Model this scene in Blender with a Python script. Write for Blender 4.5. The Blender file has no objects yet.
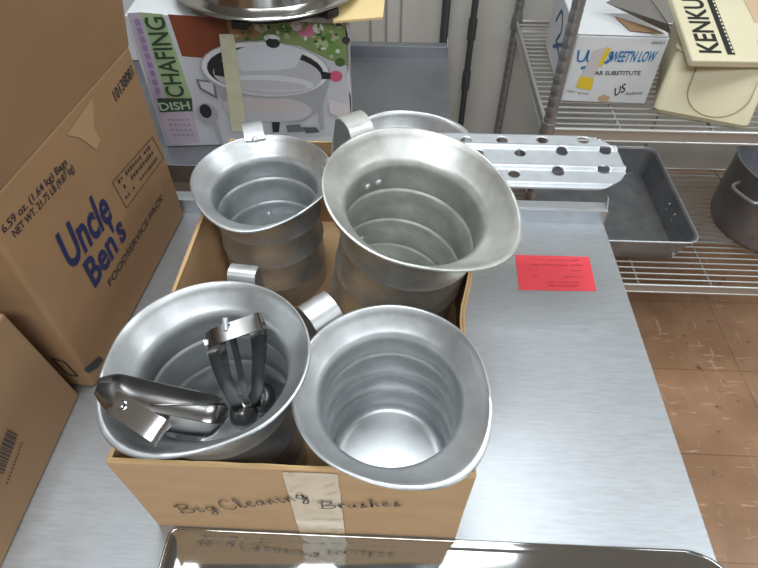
import bpy, bmesh, math, random
from mathutils import Vector, Matrix
random.seed(7)
C = bpy.context.scene.collection
PI = math.pi
V = Vector
R = math.radians

# ------------------------------------------------------------------ camera
F, TH, YAW, CH = 570.0, R(47.5), R(2.4), 0.70
fw = V((-math.sin(YAW)*math.cos(TH), math.cos(YAW)*math.cos(TH), -math.sin(TH)))
rt = V((math.cos(YAW), math.sin(YAW), 0)); up = rt.cross(fw)
EYE = V((0, 0, CH))
def ray(px, py): return fw*F + rt*(px-379) + up*(284-py)
def P(px, py, z=0.0):
    d = ray(px, py); return EYE + d*((z-CH)/d.z)
def PY(px, py, y):
    d = ray(px, py); return EYE + d*(y/d.y)

# --------------------------------------------------------------- materials
MC = {}
def mat(name, col, rough=0.6, metal=0.0, noise=0.0, nscale=20.0, stretch=(1, 1, 1), rvar=0.0, bump=0.0,
        alpha=1.0, coat=0.0, col2=None, ramp=(0.35, 0.65), spec=None):
    if name in MC: return MC[name]
    m = bpy.data.materials.new(name); m.use_nodes = True
    nt = m.node_tree; b = nt.nodes['Principled BSDF']
    b.inputs['Base Color'].default_value = (*col, 1); b.inputs['Roughness'].default_value = rough
    b.inputs['Metallic'].default_value = metal; b.inputs['Alpha'].default_value = alpha
    if coat: b.inputs['Coat Weight'].default_value = coat
    if spec is not None: b.inputs['Specular IOR Level'].default_value = spec
    if noise or rvar or bump or col2:
        tc = nt.nodes.new('ShaderNodeTexCoord'); mp = nt.nodes.new('ShaderNodeMapping')
        mp.inputs['Scale'].default_value = stretch
        nz = nt.nodes.new('ShaderNodeTexNoise'); nz.inputs['Scale'].default_value = nscale
        nz.inputs['Detail'].default_value = 6; nz.inputs['Roughness'].default_value = 0.6
        nt.links.new(tc.outputs['Object'], mp.inputs['Vector']); nt.links.new(mp.outputs['Vector'], nz.inputs['Vector'])
        if noise or col2:
            cr = nt.nodes.new('ShaderNodeValToRGB')
            cr.color_ramp.elements[0].position = ramp[0]; cr.color_ramp.elements[1].position = ramp[1]
            a = tuple(max(0, c*(1-noise)) for c in col); z = col2 if col2 else tuple(min(1, c*(1+noise)) for c in col)
            cr.color_ramp.elements[0].color = (*a, 1); cr.color_ramp.elements[1].color = (*z, 1)
            nt.links.new(nz.outputs['Fac'], cr.inputs['Fac']); nt.links.new(cr.outputs['Color'], b.inputs['Base Color'])
        if rvar:
            mr = nt.nodes.new('ShaderNodeMapRange'); mr.inputs['To Min'].default_value = max(.02, rough-rvar)
            mr.inputs['To Max'].default_value = rough+rvar
            nt.links.new(nz.outputs['Fac'], mr.inputs['Value']); nt.links.new(mr.outputs['Result'], b.inputs['Roughness'])
        if bump:
            bp = nt.nodes.new('ShaderNodeBump'); bp.inputs['Strength'].default_value = bump; bp.inputs['Distance'].default_value = 0.002
            nt.links.new(nz.outputs['Fac'], bp.inputs['Height']); nt.links.new(bp.outputs['Normal'], b.inputs['Normal'])
    MC[name] = m; return m

def srgb(r, g, b):
    f = lambda c: (c/255/12.92) if c/255 <= .04045 else ((c/255+.055)/1.055)**2.4
    return (f(r), f(g), f(b))
ALU = mat('dull_aluminium', (.57, .59, .60), .40, .85, noise=.10, nscale=26, rvar=.08, bump=.06)
ALU_B = mat('worn_aluminium', (.58, .59, .56), .43, .85, noise=.12, nscale=34, rvar=.08, bump=.08)
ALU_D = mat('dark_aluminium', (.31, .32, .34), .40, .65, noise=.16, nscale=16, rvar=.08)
GALV = mat('galvanised_steel', (.60, .64, .67), .38, .6, noise=.06, nscale=40, rvar=.06)
STEEL = mat('brushed_stainless', (.50, .53, .56), .43, .80, noise=.07, nscale=9, stretch=(4, 40, 4), rvar=.07, bump=.04)
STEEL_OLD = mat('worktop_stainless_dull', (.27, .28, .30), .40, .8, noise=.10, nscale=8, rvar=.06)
MIRROR = mat('polished_stainless', (.52, .54, .54), .06, 1, rvar=.03, nscale=6)
UTEN = mat('dark_shiny_stainless', (.26, .255, .25), .24, 1, rvar=.05, nscale=30)
CHROME = mat('bright_chrome', (.72, .72, .72), .13, 1)
SHINY = mat('shiny_stainless', (.60, .59, .57), .16, 1, rvar=.04, nscale=30)
ZINC = mat('wire_zinc', (.50, .50, .48), .34, .6)
POST = mat('post_chrome', (.33, .34, .35), .28, .7)
DARKMET = mat('dark_pole_steel', (.10, .11, .12), .35, .6)
BLACK = mat('black_plastic', (.012, .012, .012), .4)
CARD = mat('tan_cardboard', srgb(194, 158, 118), .85, noise=.05, nscale=14, stretch=(1, 1, 3))
CARD_IN = mat('cardboard_edge', srgb(200, 168, 118), .9, noise=.06, nscale=30)
CARD_B = mat('brown_cardboard', srgb(150, 117, 83), .85, noise=.06, nscale=9, stretch=(1, 1, 2))
CARD_G = mat('greyish_cardboard', srgb(150, 120, 88), .85, noise=.06, nscale=9)
CARD_Y = mat('pale_yellow_cardboard', srgb(214, 190, 138), .85, noise=.04, nscale=20)
TAPE = mat('clear_packing_tape', srgb(184, 156, 116), .4, noise=.08, nscale=60, stretch=(1, 1, .25), bump=.25)
WHITE = mat('white_carton', srgb(212, 214, 216), .7, noise=.03, nscale=10)
GREYCARD = mat('grey_carton_inside', srgb(120, 116, 110), .85, noise=.08, nscale=20)
CREAM = mat('cream_plastic', srgb(222, 214, 182), .42, noise=.03, nscale=9)
LILAC = mat('lilac_carton', srgb(196, 190, 206), .5)
FILM = mat('clear_shrink_film', srgb(205, 205, 212), .12, noise=.2, nscale=30, stretch=(3, 3, .6), bump=.6)
RED = mat('red_paper', srgb(232, 76, 86), .8, noise=.03, nscale=30)
WALLM = mat('beige_wall', srgb(190, 187, 180), .75, noise=.05, nscale=3)
WALLM2 = mat('room_wall', srgb(160, 156, 148), .8, noise=.03, nscale=3)
SEAM = mat('wall_seam', srgb(140, 136, 130), .8)
CEIL = mat('ceiling_white', srgb(215, 216, 214), .9)
def flat(r, g, b, rough=.6):
    return mat('ink_%d_%d_%d' % (r, g, b), srgb(r, g, b), rough)

def floor_material():
    m = bpy.data.materials.new('brown_floor_tile'); m.use_nodes = True
    nt = m.node_tree; N = nt.nodes.new; L = nt.links.new; b = nt.nodes['Principled BSDF']
    tc = N('ShaderNodeTexCoord')
    def noise(scale, st, det=6):
        mp = N('ShaderNodeMapping'); mp.inputs['Scale'].default_value = st
        n = N('ShaderNodeTexNoise'); n.inputs['Scale'].default_value = scale; n.inputs['Detail'].default_value = det
        L(tc.outputs['Object'], mp.inputs['Vector']); L(mp.outputs['Vector'], n.inputs['Vector']); return n
    def ramp(src, p0, p1, c0, c1):
        r = N('ShaderNodeValToRGB'); r.color_ramp.elements[0].position = p0; r.color_ramp.elements[1].position = p1
        r.color_ramp.elements[0].color = (*c0, 1); r.color_ramp.elements[1].color = (*c1, 1); L(src, r.inputs['Fac']); return r
    def mix(a, c, fac):
        x = N('ShaderNodeMix'); x.data_type = 'RGBA'
        L(a, x.inputs[6])
        if isinstance(c, tuple): x.inputs[7].default_value = (*c, 1)
        else: L(c, x.inputs[7])
        L(fac, x.inputs[0]); return x.outputs[2]
    br = N('ShaderNodeTexBrick'); br.offset = 0; br.inputs['Scale'].default_value = 1
    br.inputs['Brick Width'].default_value = .305; br.inputs['Row Height'].default_value = .305; br.inputs['Mortar Size'].default_value = .0022
    br.inputs['Color1'].default_value = (*srgb(168, 132, 102), 1); br.inputs['Color2'].default_value = (*srgb(156, 120, 92), 1)
    br.inputs['Mortar'].default_value = (*srgb(124, 92, 68), 1)
    mp = N('ShaderNodeMapping'); mp.inputs['Location'].default_value = (.06, .10, 0)
    L(tc.outputs['Object'], mp.inputs['Vector']); L(mp.outputs['Vector'], br.inputs['Vector'])
    n1 = noise(7, (1, 1, 1)); c1 = ramp(n1.outputs['Fac'], .35, .7, srgb(134, 98, 70), srgb(188, 148, 116))
    f5 = N('ShaderNodeValue'); f5.outputs[0].default_value = .45
    col = mix(br.outputs['Color'], c1.outputs['Color'], f5.outputs[0])
    n2 = noise(16, (.8, 5, 1), 3); s2 = ramp(n2.outputs['Fac'], .64, .73, (0, 0, 0), (.5, .5, .5))
    col = mix(col, srgb(222, 190, 160), s2.outputs['Color'])
    n4 = noise(15, (5, .8, 1), 3); s4 = ramp(n4.outputs['Fac'], .65, .74, (0, 0, 0), (.42, .42, .42))
    col = mix(col, srgb(214, 184, 154), s4.outputs['Color'])
    n3 = noise(22, (1, 1, 1), 2); s3 = ramp(n3.outputs['Fac'], .67, .74, (0, 0, 0), (.7, .7, .7))
    col = mix(col, srgb(82, 58, 46), s3.outputs['Color'])
    L(col, b.inputs['Base Color']); b.inputs['Roughness'].default_value = .38
    return m
FLOORM = floor_material()

# ----------------------------------------------------------------- helpers
def link(name, me, m, parent=None, smooth=None):
    o = bpy.data.objects.new(name, me); C.objects.link(o)
    ms = m if isinstance(m, (list, tuple)) else [m]
    for x in ms: me.materials.append(x)
    if parent is not None: o.parent = parent
    if smooth:
        for p in me.polygons: p.use_smooth = True
        if smooth != 1: me.set_sharp_from_angle(angle=R(smooth))
    return o
def obj(name, bm, m, parent=None, smooth=None, bevel=0, seg=2):
    me = bpy.data.meshes.new(name)
    bmesh.ops.recalc_face_normals(bm, faces=bm.faces)
    bm.to_mesh(me); bm.free()
    o = link(name, me, m, parent, smooth)
    if bevel:
        md = o.modifiers.new('bevel', 'BEVEL'); md.width = bevel; md.segments = seg; md.limit_method = 'ANGLE'; md.angle_limit = R(40)
    return o
def thing(name, label, cat, loc=(0, 0, 0), rz=0, group=None):
    o = bpy.data.objects.new(name, None); C.objects.link(o); o.empty_display_size = .05
    o.location = loc; o.rotation_euler = (0, 0, rz); o['label'] = label; o['category'] = cat
    if group: o['group'] = group
    return o
def tag(o, label, cat, group=None):
    o['label'] = label; o['category'] = cat
    if group: o['group'] = group
    return o
def struct(name, bm, m):
    o = obj(name, bm, m); o['kind'] = 'structure'; return o
def box(bm, x0, x1, y0, y1, z0, z1):
    return hexa(bm, [(x0, y0, z0), (x1, y0, z0), (x1, y1, z0), (x0, y1, z0)], [(x0, y0, z1), (x1, y0, z1), (x1, y1, z1), (x0, y1, z1)])
def hexa(bm, lo, hi):
    a = [bm.verts.new(p) for p in lo]; b = [bm.verts.new(p) for p in hi]; n = len(a)
    bm.faces.new(a[::-1]); bm.faces.new(b)
    for i in range(n): bm.faces.new((a[i], a[(i+1) % n], b[(i+1) % n], b[i]))
    return bm
def BX(*a): return box(bmesh.new(), *a)
def rod(bm, p, q, r, n=10, caps=True, r2=None):
    p, q = V(p), V(q); d = (q-p).normalized()
    u = d.orthogonal().normalized(); w = d.cross(u); r2 = r if r2 is None else r2
    a = [bm.verts.new(p+(u*math.cos(2*PI*i/n)+w*math.sin(2*PI*i/n))*r) for i in range(n)]
    b = [bm.verts.new(q+(u*math.cos(2*PI*i/n)+w*math.sin(2*PI*i/n))*r2) for i in range(n)]
    for i in range(n): bm.faces.new((a[i], a[(i+1) % n], b[(i+1) % n], b[i]))
    if caps: bm.faces.new(a[::-1]); bm.faces.new(b)
    return bm
def tube(bm, pts, r, n=8, closed=False):
    pts = [V(p) for p in pts]; rings = []; N = len(pts); u = None
    for i, p in enumerate(pts):
        a = pts[(i-1) % N] if (closed or i > 0) else p; b = pts[(i+1) % N] if (closed or i < N-1) else p
        d = (b-a).normalized()
        if u is None: u = d.orthogonal().normalized()
        u = (u-d*u.dot(d)).normalized(); w = d.cross(u)
        rings.append([bm.verts.new(p+(u*math.cos(2*PI*k/n)+w*math.sin(2*PI*k/n))*r) for k in range(n)])
    for i in range(N if closed else N-1):
        A, B = rings[i], rings[(i+1) % N]
        for k in range(n): bm.faces.new((A[k], A[(k+1) % n], B[(k+1) % n], B[k]))
    if not closed: bm.faces.new(rings[0][::-1]); bm.faces.new(rings[-1])
    return bm
def lathe(bm, prof, n=64, shape=None, c=(0, 0)):
    """prof: list of (r, z); r == 0 closes to a point. shape(theta, r, z, i) -> (r, z) lets the rim pull into a spout."""
    rings = []
    for i, (r, z) in enumerate(prof):
        if r <= 1e-6: rings.append([bm.verts.new((c[0], c[1], z))]); continue
        ring = []
        for k in range(n):
            t = 2*PI*k/n; rr, zz = shape(t, r, z, i) if shape else (r, z)
            ring.append(bm.verts.new((c[0]+rr*math.cos(t), c[1]+rr*math.sin(t), zz)))
        rings.append(ring)
    for A, B in zip(rings, rings[1:]):
        for k in range(n):
            a0, a1 = A[k % len(A)], A[(k+1) % len(A)]; b0, b1 = B[k % len(B)], B[(k+1) % len(B)]
            vs = []
            for v in (a0, a1, b1, b0):
                if v not in vs: vs.append(v)
            if len(vs) > 2: bm.faces.new(vs)
    return bm
def strip(bm, pts, width, thick, side, channel=0.0):
    """a flat strap swept along pts; side = direction of its width; width may be a list; channel curls both edges up"""
    pts = [V(p) for p in pts]; N = len(pts); side = V(side).normalized(); sec = []
    for i, p in enumerate(pts):
        d = (pts[min(i+1, N-1)]-pts[max(i-1, 0)]).normalized()
        s = (side-d*side.dot(d)).normalized(); nn = d.cross(s)
        w = width[i] if isinstance(width, (list, tuple)) else width
        top, bot = [], []
        K = 6
        for k in range(K+1):
            q = -1+2*k/K; h = channel*(q*q)*(w/.02)
            top.append(bm.verts.new(p+s*(q*w/2)+nn*(thick/2+h))); bot.append(bm.verts.new(p+s*(q*w/2)+nn*(-thick/2+h)))
        sec.append(top+bot[::-1])
    n = len(sec[0])
    for A, B in zip(sec, sec[1:]):
        for k in range(n): bm.faces.new((A[k], A[(k+1) % n], B[(k+1) % n], B[k]))
    bm.faces.new(sec[0][::-1]); bm.faces.new(sec[-1])
    return bm
def smooth_path(pts, sub=6):
    pts = [V(p) for p in pts]; out = []
    for i in range(len(pts)-1):
        p0, p1, p2, p3 = pts[max(i-1, 0)], pts[i], pts[i+1], pts[min(i+2, len(pts)-1)]
        for k in range(sub):
            t = k/sub
            out.append(.5*((2*p1)+(p2-p0)*t+(2*p0-5*p1+4*p2-p3)*t*t+(3*p1-p0-3*p2+p3)*t**3))
    out.append(pts[-1]); return out
def rrect(x0, x1, y0, y1, r, n=8):
    out = []
    for cx, cy, a in ((x1-r, y1-r, 0), (x0+r, y1-r, 90), (x0+r, y0+r, 180), (x1-r, y0+r, 270)):
        for k in range(n+1):
            t = R(a+90*k/n); out.append((cx+r*math.cos(t), cy+r*math.sin(t)))
    return out
def loops(bm, lps, cap0=True, cap1=True):
    rs = [[bm.verts.new(p) for p in l] for l in lps]; n = len(rs[0])
    for A, B in zip(rs, rs[1:]):
        for k in range(n): bm.faces.new((A[k], A[(k+1) % n], B[(k+1) % n], B[k]))
    if cap0: bm.faces.new(rs[0][::-1])
    if cap1: bm.faces.new(rs[-1])
    return bm

TXT = {}
def text_mesh(s, bold=0.0, shear=0.0):
    key = (s, bold, shear)
    if key in TXT: return TXT[key]
    cu = bpy.data.curves.new('lettering', 'FONT'); cu.body = s; cu.size = 1; cu.offset = bold; cu.shear = shear; cu.resolution_u = 3
    o = bpy.data.objects.new('lettering', cu); C.objects.link(o)
    dg = bpy.context.evaluated_depsgraph_get(); me = bpy.data.meshes.new_from_object(o.evaluated_get(dg))
    vs = [(v.co.x, v.co.y) for v in me.vertices]; fs = [tuple(p.vertices) for p in me.polygons]
    bpy.data.objects.remove(o); bpy.data.curves.remove(cu); bpy.data.meshes.remove(me)
    x0 = min(v[0] for v in vs); x1 = max(v[0] for v in vs); y0 = min(v[1] for v in vs); y1 = max(v[1] for v in vs)
    TXT[key] = ([((x-x0)/(x1-x0), (y-y0)/(y1-y0)) for x, y in vs], fs); return TXT[key]
class Art:
    """flat print on one face: shapes given in face coordinates (metres), stacked in hair-thin layers of ink"""
    def __init__(s, O, ex, ey, off=0.0004):
        s.O, s.ex = V(O), V(ex).normalized(); s.n = s.ex.cross(V(ey)).normalized(); s.ey = s.n.cross(s.ex)
        s.bm = bmesh.new(); s.ms = []; s.l = off
    def px(s, x, y):
        d = ray(x, y); t = (s.O-EYE).dot(s.n)/d.dot(s.n); q = EYE+d*t-s.O; return (q.dot(s.ex), q.dot(s.ey))
    def w(s, u, v): return s.O+s.ex*u+s.ey*v+s.n*s.l
    def mi(s, m):
        if m not in s.ms: s.ms.append(m)
        return s.ms.index(m)
    def poly(s, pts, m, step=True):
        f = s.bm.faces.new([s.bm.verts.new(s.w(*p)) for p in pts]); f.material_index = s.mi(m)
        if step: s.l += .00003
    def polyp(s, pts, m): s.poly([s.px(*p) for p in pts], m)
    def ell(s, c, a, b, m, t0=0, t1=360, n=28, rot=0):
        ps = []
        for k in range(n):
            t = R(t0+(t1-t0)*k/(n if t1-t0 == 360 else n-1)); x, y = a*math.cos(t), b*math.sin(t)
            ps.append((c[0]+x*math.cos(rot)-y*math.sin(rot), c[1]+x*math.sin(rot)+y*math.cos(rot)))
        s.poly(ps, m)
    def text(s, t, A, B, h, m, bold=0.0, shear=0.0):
        vs, fs = text_mesh(t, bold, shear); A, B = V((*A, 0)), V((*B, 0)); d = B-A; L = d.length; d.normalize(); e = V((-d.y, d.x, 0))
        nv = [s.bm.verts.new(s.w(*((A+d*(x*L)+e*(y*h)).xy))) for x, y in vs]; mi = s.mi(m)
        for f in fs:
            try: s.bm.faces.new([nv[i] for i in f]).material_index = mi
            except ValueError: pass
        s.l += .00003
    def textp(s, t, A, B, h, m, **k): s.text(t, s.px(*A), s.px(*B), h, m, **k)
    def stroke(s, pts, wd, m):
        mi = s.mi(m); pts = [V((*p, 0)) for p in pts]
        L, Rr = [], []
        for i, p in enumerate(pts):
            d = pts[min(i+1, len(pts)-1)]-pts[max(i-1, 0)]
            if d.length < 1e-9: d = V((1, 0, 0))
            d.normalize(); e = V((-d.y, d.x, 0))*wd/2
            L.append(s.bm.verts.new(s.w(*((p+e).xy)))); Rr.append(s.bm.verts.new(s.w(*((p-e).xy))))
        for i in range(len(pts)-1): s.bm.faces.new((L[i], L[i+1], Rr[i+1], Rr[i])).material_index = mi
        s.l += .00003
    def build(s, name, parent, keep_parent=True):
        me = bpy.data.meshes.new(name); s.bm.to_mesh(me); s.bm.free()
        return link(name, me, s.ms, parent)

# ------------------------------------------------------------- the setting
FZ = -0.90; CZ = 1.80
X0, X1, Y0, Y1 = -2.6, 3.0, -2.6, 1.74
struct('floor', BX(X0, X1, Y0, Y1, FZ-.05, FZ), FLOORM)
struct('ceiling', BX(X0, X1, Y0, Y1, CZ, CZ+.05), CEIL)
struct('wall_back', BX(X0, X1, Y1, Y1+.08, FZ, CZ), WALLM)
struct('wall_left', BX(X0-.08, X0, Y0, Y1, FZ, CZ), WALLM2)
struct('wall_right', BX(X1, X1+.08, Y0, Y1, FZ, CZ), WALLM2)
struct('wall_front', BX(X0, X1, Y0-.08, Y0, FZ, CZ), WALLM2)
for i, px in enumerate((371, 386, 400, 640)):
    x = PY(px, 60 if px < 500 else 160, Y1).x
    struct('trim_%d' % (i+1), BX(x-.003, x+.003, Y1-.003, Y1, FZ, CZ), SEAM)

# ---------------------------------------------------------------- worktops
def worktop(label, x0, x1, y0, y1, m, lip=.03):
    t = thing('work_table', label, 'table', ((x0+x1)/2, (y0+y1)/2, FZ)); ox, oy = t.location.x, t.location.y
    def L(bm):
        bmesh.ops.translate(bm, verts=bm.verts, vec=(-ox, -oy, -FZ)); return bm
    # folded sheet: top, front apron, side aprons
    bm = BX(x0, x1, y0, y1, -.004, 0); box(bm, x0, x1, y0, y0+.004, -.045, -.002)
    box(bm, x0, x0+.004, y0, y1, -.045, -.002); box(bm, x1-.004, x1, y0, y1, -.045, -.002)
    obj('table_top', L(bm), m, t, bevel=.0015)
    bm = BX(x0, x1, y1-.004, y1, -.045, lip); box(bm, x0, x1, y1, y1+.022, lip-.003, lip)
    # triangular folded end of the upturn
    for x in (x0, x1-.002):
        hexa(bm, [(x, y1, lip), (x+.002, y1, lip), (x+.002, y1+.022, lip), (x, y1+.022, lip)],
             [(x, y1+.014, lip+.016), (x+.002, y1+.014, lip+.016), (x+.002, y1+.022, lip+.016), (x, y1+.022, lip+.016)])
    obj('upturned_edge', L(bm), m, t, bevel=.0012)
    for x in (x0+.06, x1-.06):
        for y in (y0+.06, y1-.06):
            b = bmesh.new(); rod(b, (x, y, FZ), (x, y, -.004), .02, 16); obj('leg', L(b), POST, t, smooth=40)
    return t
worktop('brushed stainless steel work table carrying the open box of jugs and the red paper', -1.05, .381, -.5, .812, STEEL)
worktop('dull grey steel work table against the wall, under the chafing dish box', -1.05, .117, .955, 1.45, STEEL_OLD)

# red notice
pz = .0006
c4 = [P(515, 255), P(589, 257), P(596.5, 291.5), P(519, 290)]
bm = bmesh.new(); hexa(bm, [(p.x, p.y, .0002) for p in c4[::-1]][::-1], [(p.x, p.y, pz) for p in c4])
red = tag(obj('paper_notice', bm, RED), 'small red paper notice lying on the steel work table', 'paper')
a = Art((c4[3].x, c4[3].y, pz), c4[2]-c4[3], c4[0]-c4[3], .0001)
inkr = flat(110, 22, 34); W_, H_ = (c4[2]-c4[3]).length, (c4[0]-c4[3]).length
for v, segs in ((.86, ((.3, .42), (.45, .6), (.63, .9))), (.70, ((.22, .33), (.36, .55), (.58, .72), (.76, .92))), (.54, ((.74, .88),)),
                (.36, ((.22, .28), (.62, .78), (.8, .9))), (.2, ((.36, .5), (.52, .66), (.69, .8))), (.1, ((.4, .58), (.6, .78)))):
    for s0, s1 in segs:
        n = int((s1-s0)/.022)
        for k in range(n):
            u = s0+(s1-s0)*k/n
            a.stroke([(u*W_, v*H_-random.uniform(0, .0012)), (u*W_+.0015, v*H_+random.uniform(.0005, .002))], .001, inkr)
a.build('printed_lines', red)

# ------------------------------------------------------------ open cardboard box
BX0, BX1, BY0, BY1, BH = -.275, .081, .237, .792, .173
t = thing('cardboard_box', 'open tan cardboard box holding the five aluminium jugs, handwriting across its front', 'box', ((BX0+BX1)/2, (BY0+BY1)/2, 0))
def loc(bm, t):
    bmesh.ops.translate(bm, verts=bm.verts, vec=-t.location); return bm
w = .004
bm = bmesh.new()
def bulge(y): return .021*max(0, math.sin(PI*min(1, max(0, (y-.44)/.26))))
def ringz(d, z, fl=0):
    r_ = [(BX0+d-fl, BY0+d-fl*.4, z), (BX1-d+fl, BY0+d-fl*.4, z)]
    for k in range(1, 16):
        y = BY0+(BY1-BY0)*k/16; r_.append((BX1-d+fl+bulge(y), y, z))
    return r_+[(BX1-d+fl, BY1-d+fl, z), (BX0+d-fl, BY1-d+fl, z)]
loops(bm, [ringz(0, 0), ringz(0, BH*.5, .001), ringz(0, BH, .003), ringz(w, BH, .003), ringz(w, BH*.5, .001), ringz(w, w)])
boxbody = obj('box_body', loc(bm, t), CARD, t, bevel=.002)
# torn liner edges along the rim
bm = bmesh.new()
for (p, q) in (((BX0, BY0), (BX1, BY0)), ((BX1, BY0), (BX1, BY1)), ((BX1, BY1), (BX0, BY1)), ((BX0, BY1), (BX0, BY0))):
    p, q = V((*p, BH)), V((*q, BH)); d = (q-p).normalized(); nn = V((-d.y, d.x, 0)); N = 26
    A = []
    for k in range(N+1):
        c = p+d*((q-p).length*k/N); c.x += bulge(c.y) if d.y > .5 else 0; h = random.uniform(.0004, .0022)
        A.append([bm.verts.new(c+nn*.0006), bm.verts.new(c+nn*.0034), bm.verts.new(c+nn*.0032+V((0, 0, h))), bm.verts.new(c+nn*.001+V((0, 0, h)))])
    for a0, b0 in zip(A, A[1:]):
        for k in range(4): bm.faces.new((a0[k], a0[(k+1) % 4], b0[(k+1) % 4], b0[k]))
    bm.faces.new(A[0]); bm.faces.new(A[-1])
obj('rim_edge', loc(bm, t), CARD_IN, t)
# tape and handwriting on the front
art = Art((BX0, BY0-.0014, 0), (1, 0, 0), (0, 0, 1), .0006)
L0, L1 = art.px(283, 475)[0], art.px(338, 475)[0]
bm = bmesh.new(); N = 16
g = [[bm.verts.new((L0+BX0+(L1-L0)*i/6+random.uniform(-.0004, .0004), BY0-.0014-random.uniform(.0003, .0010), BH*(.02+.96*k/N))) for i in range(7)] for k in range(N+1)]
for k in range(N):
    for i in range(6): bm.faces.new((g[k][i], g[k][i+1], g[k+1][i+1], g[k+1][i]))
obj('packing_tape', loc(bm, t), TAPE, t)['label'] = 'wrinkled clear packing tape'
art.O.y -= .0010
PEN = flat(52, 38, 32)
GL = {  # pen strokes of a quick hand, unit height
 'B': [[(.05, 0), (.12, .5), (.18, 1), (.02, .85)], [(.0, .9), (.3, 1.05), (.62, .92), (.55, .62), (.25, .52), (.6, .45), (.72, .2), (.5, -.02), (.15, .02), (-.1, .15)]],
 'i': [[(.0, .42), (.1, .5), (.08, .05), (.2, .0), (.3, .15)], [(.14, .72), (.17, .76)]],
 'g': [[(.4, .45), (.2, .52), (.05, .3), (.2, .08), (.4, .3), (.42, .5), (.38, -.2), (.2, -.45), (.05, -.3), (.3, -.05), (.55, .15)]],
 'C': [[(.75, .8), (.6, 1.05), (.3, .95), (.08, .5), (.2, .05), (.5, -.02), (.8, .2)]],
 'l': [[(.0, .1), (.2, .6), (.25, 1.0), (.13, .95), (.1, .2), (.2, .0), (.35, .15)]],
 'e': [[(.0, .2), (.25, .35), (.28, .5), (.12, .5), (.05, .2), (.18, .0), (.4, .15)]],
 'a': [[(.35, .45), (.15, .48), (.03, .2), (.15, .02), (.34, .25), (.36, .45), (.36, .08), (.5, .08)]],
 'n': [[(.0, .45), (.06, .0), (.1, .3), (.25, .48), (.3, .1), (.42, .05)]],
 'r': [[(.0, .3), (.1, .5), (.1, .0), (.14, .3), (.3, .48), (.38, .4)]],
 'u': [[(.0, .45), (.03, .1), (.15, .02), (.28, .2), (.3, .45), (.3, .08), (.42, .08)]],
 's': [[(.05, .1), (.22, .5), (.12, .42), (.28, .15), (.15, .0), (.0, .06), (.4, .1)]],
 'h': [[(.0, .05), (.15, .9), (.08, .95), (.04, .0), (.15, .38), (.28, .42), (.3, .05), (.42, .08)]],
}
def write(word, A, B, h):
    A, B = V((*art.px(*A), 0)), V((*art.px(*B), 0)); d = B-A
    tot = sum(max(p[0] for s in GL[c] for p in s)+.12 for c in word); L = d.length; d.normalize(); e = V((-d.y, d.x, 0)); x = 0
    for c in word:
        for s in GL[c]:
            pts = smooth_path([(p[0], p[1], 0) for p in s], 5)
            art.stroke([(A+d*((x+p.x)/tot*L)+e*(p.y*h+p.x*h*.1)).xy[:] for p in pts], .0017, PEN)
        x += max(p[0] for s in GL[c] for p in s)+.12
write('Big', (183, 513), (222, 510), .022)
write('Cleaning', (226, 510), (312, 498), .023)
write('Brushes', (322, 508), (405, 505), .018)
o = art.build('handwriting', t); o.location = -t.location; o['label'] = 'black pen handwriting reading Big Cleaning Brushes'

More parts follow.
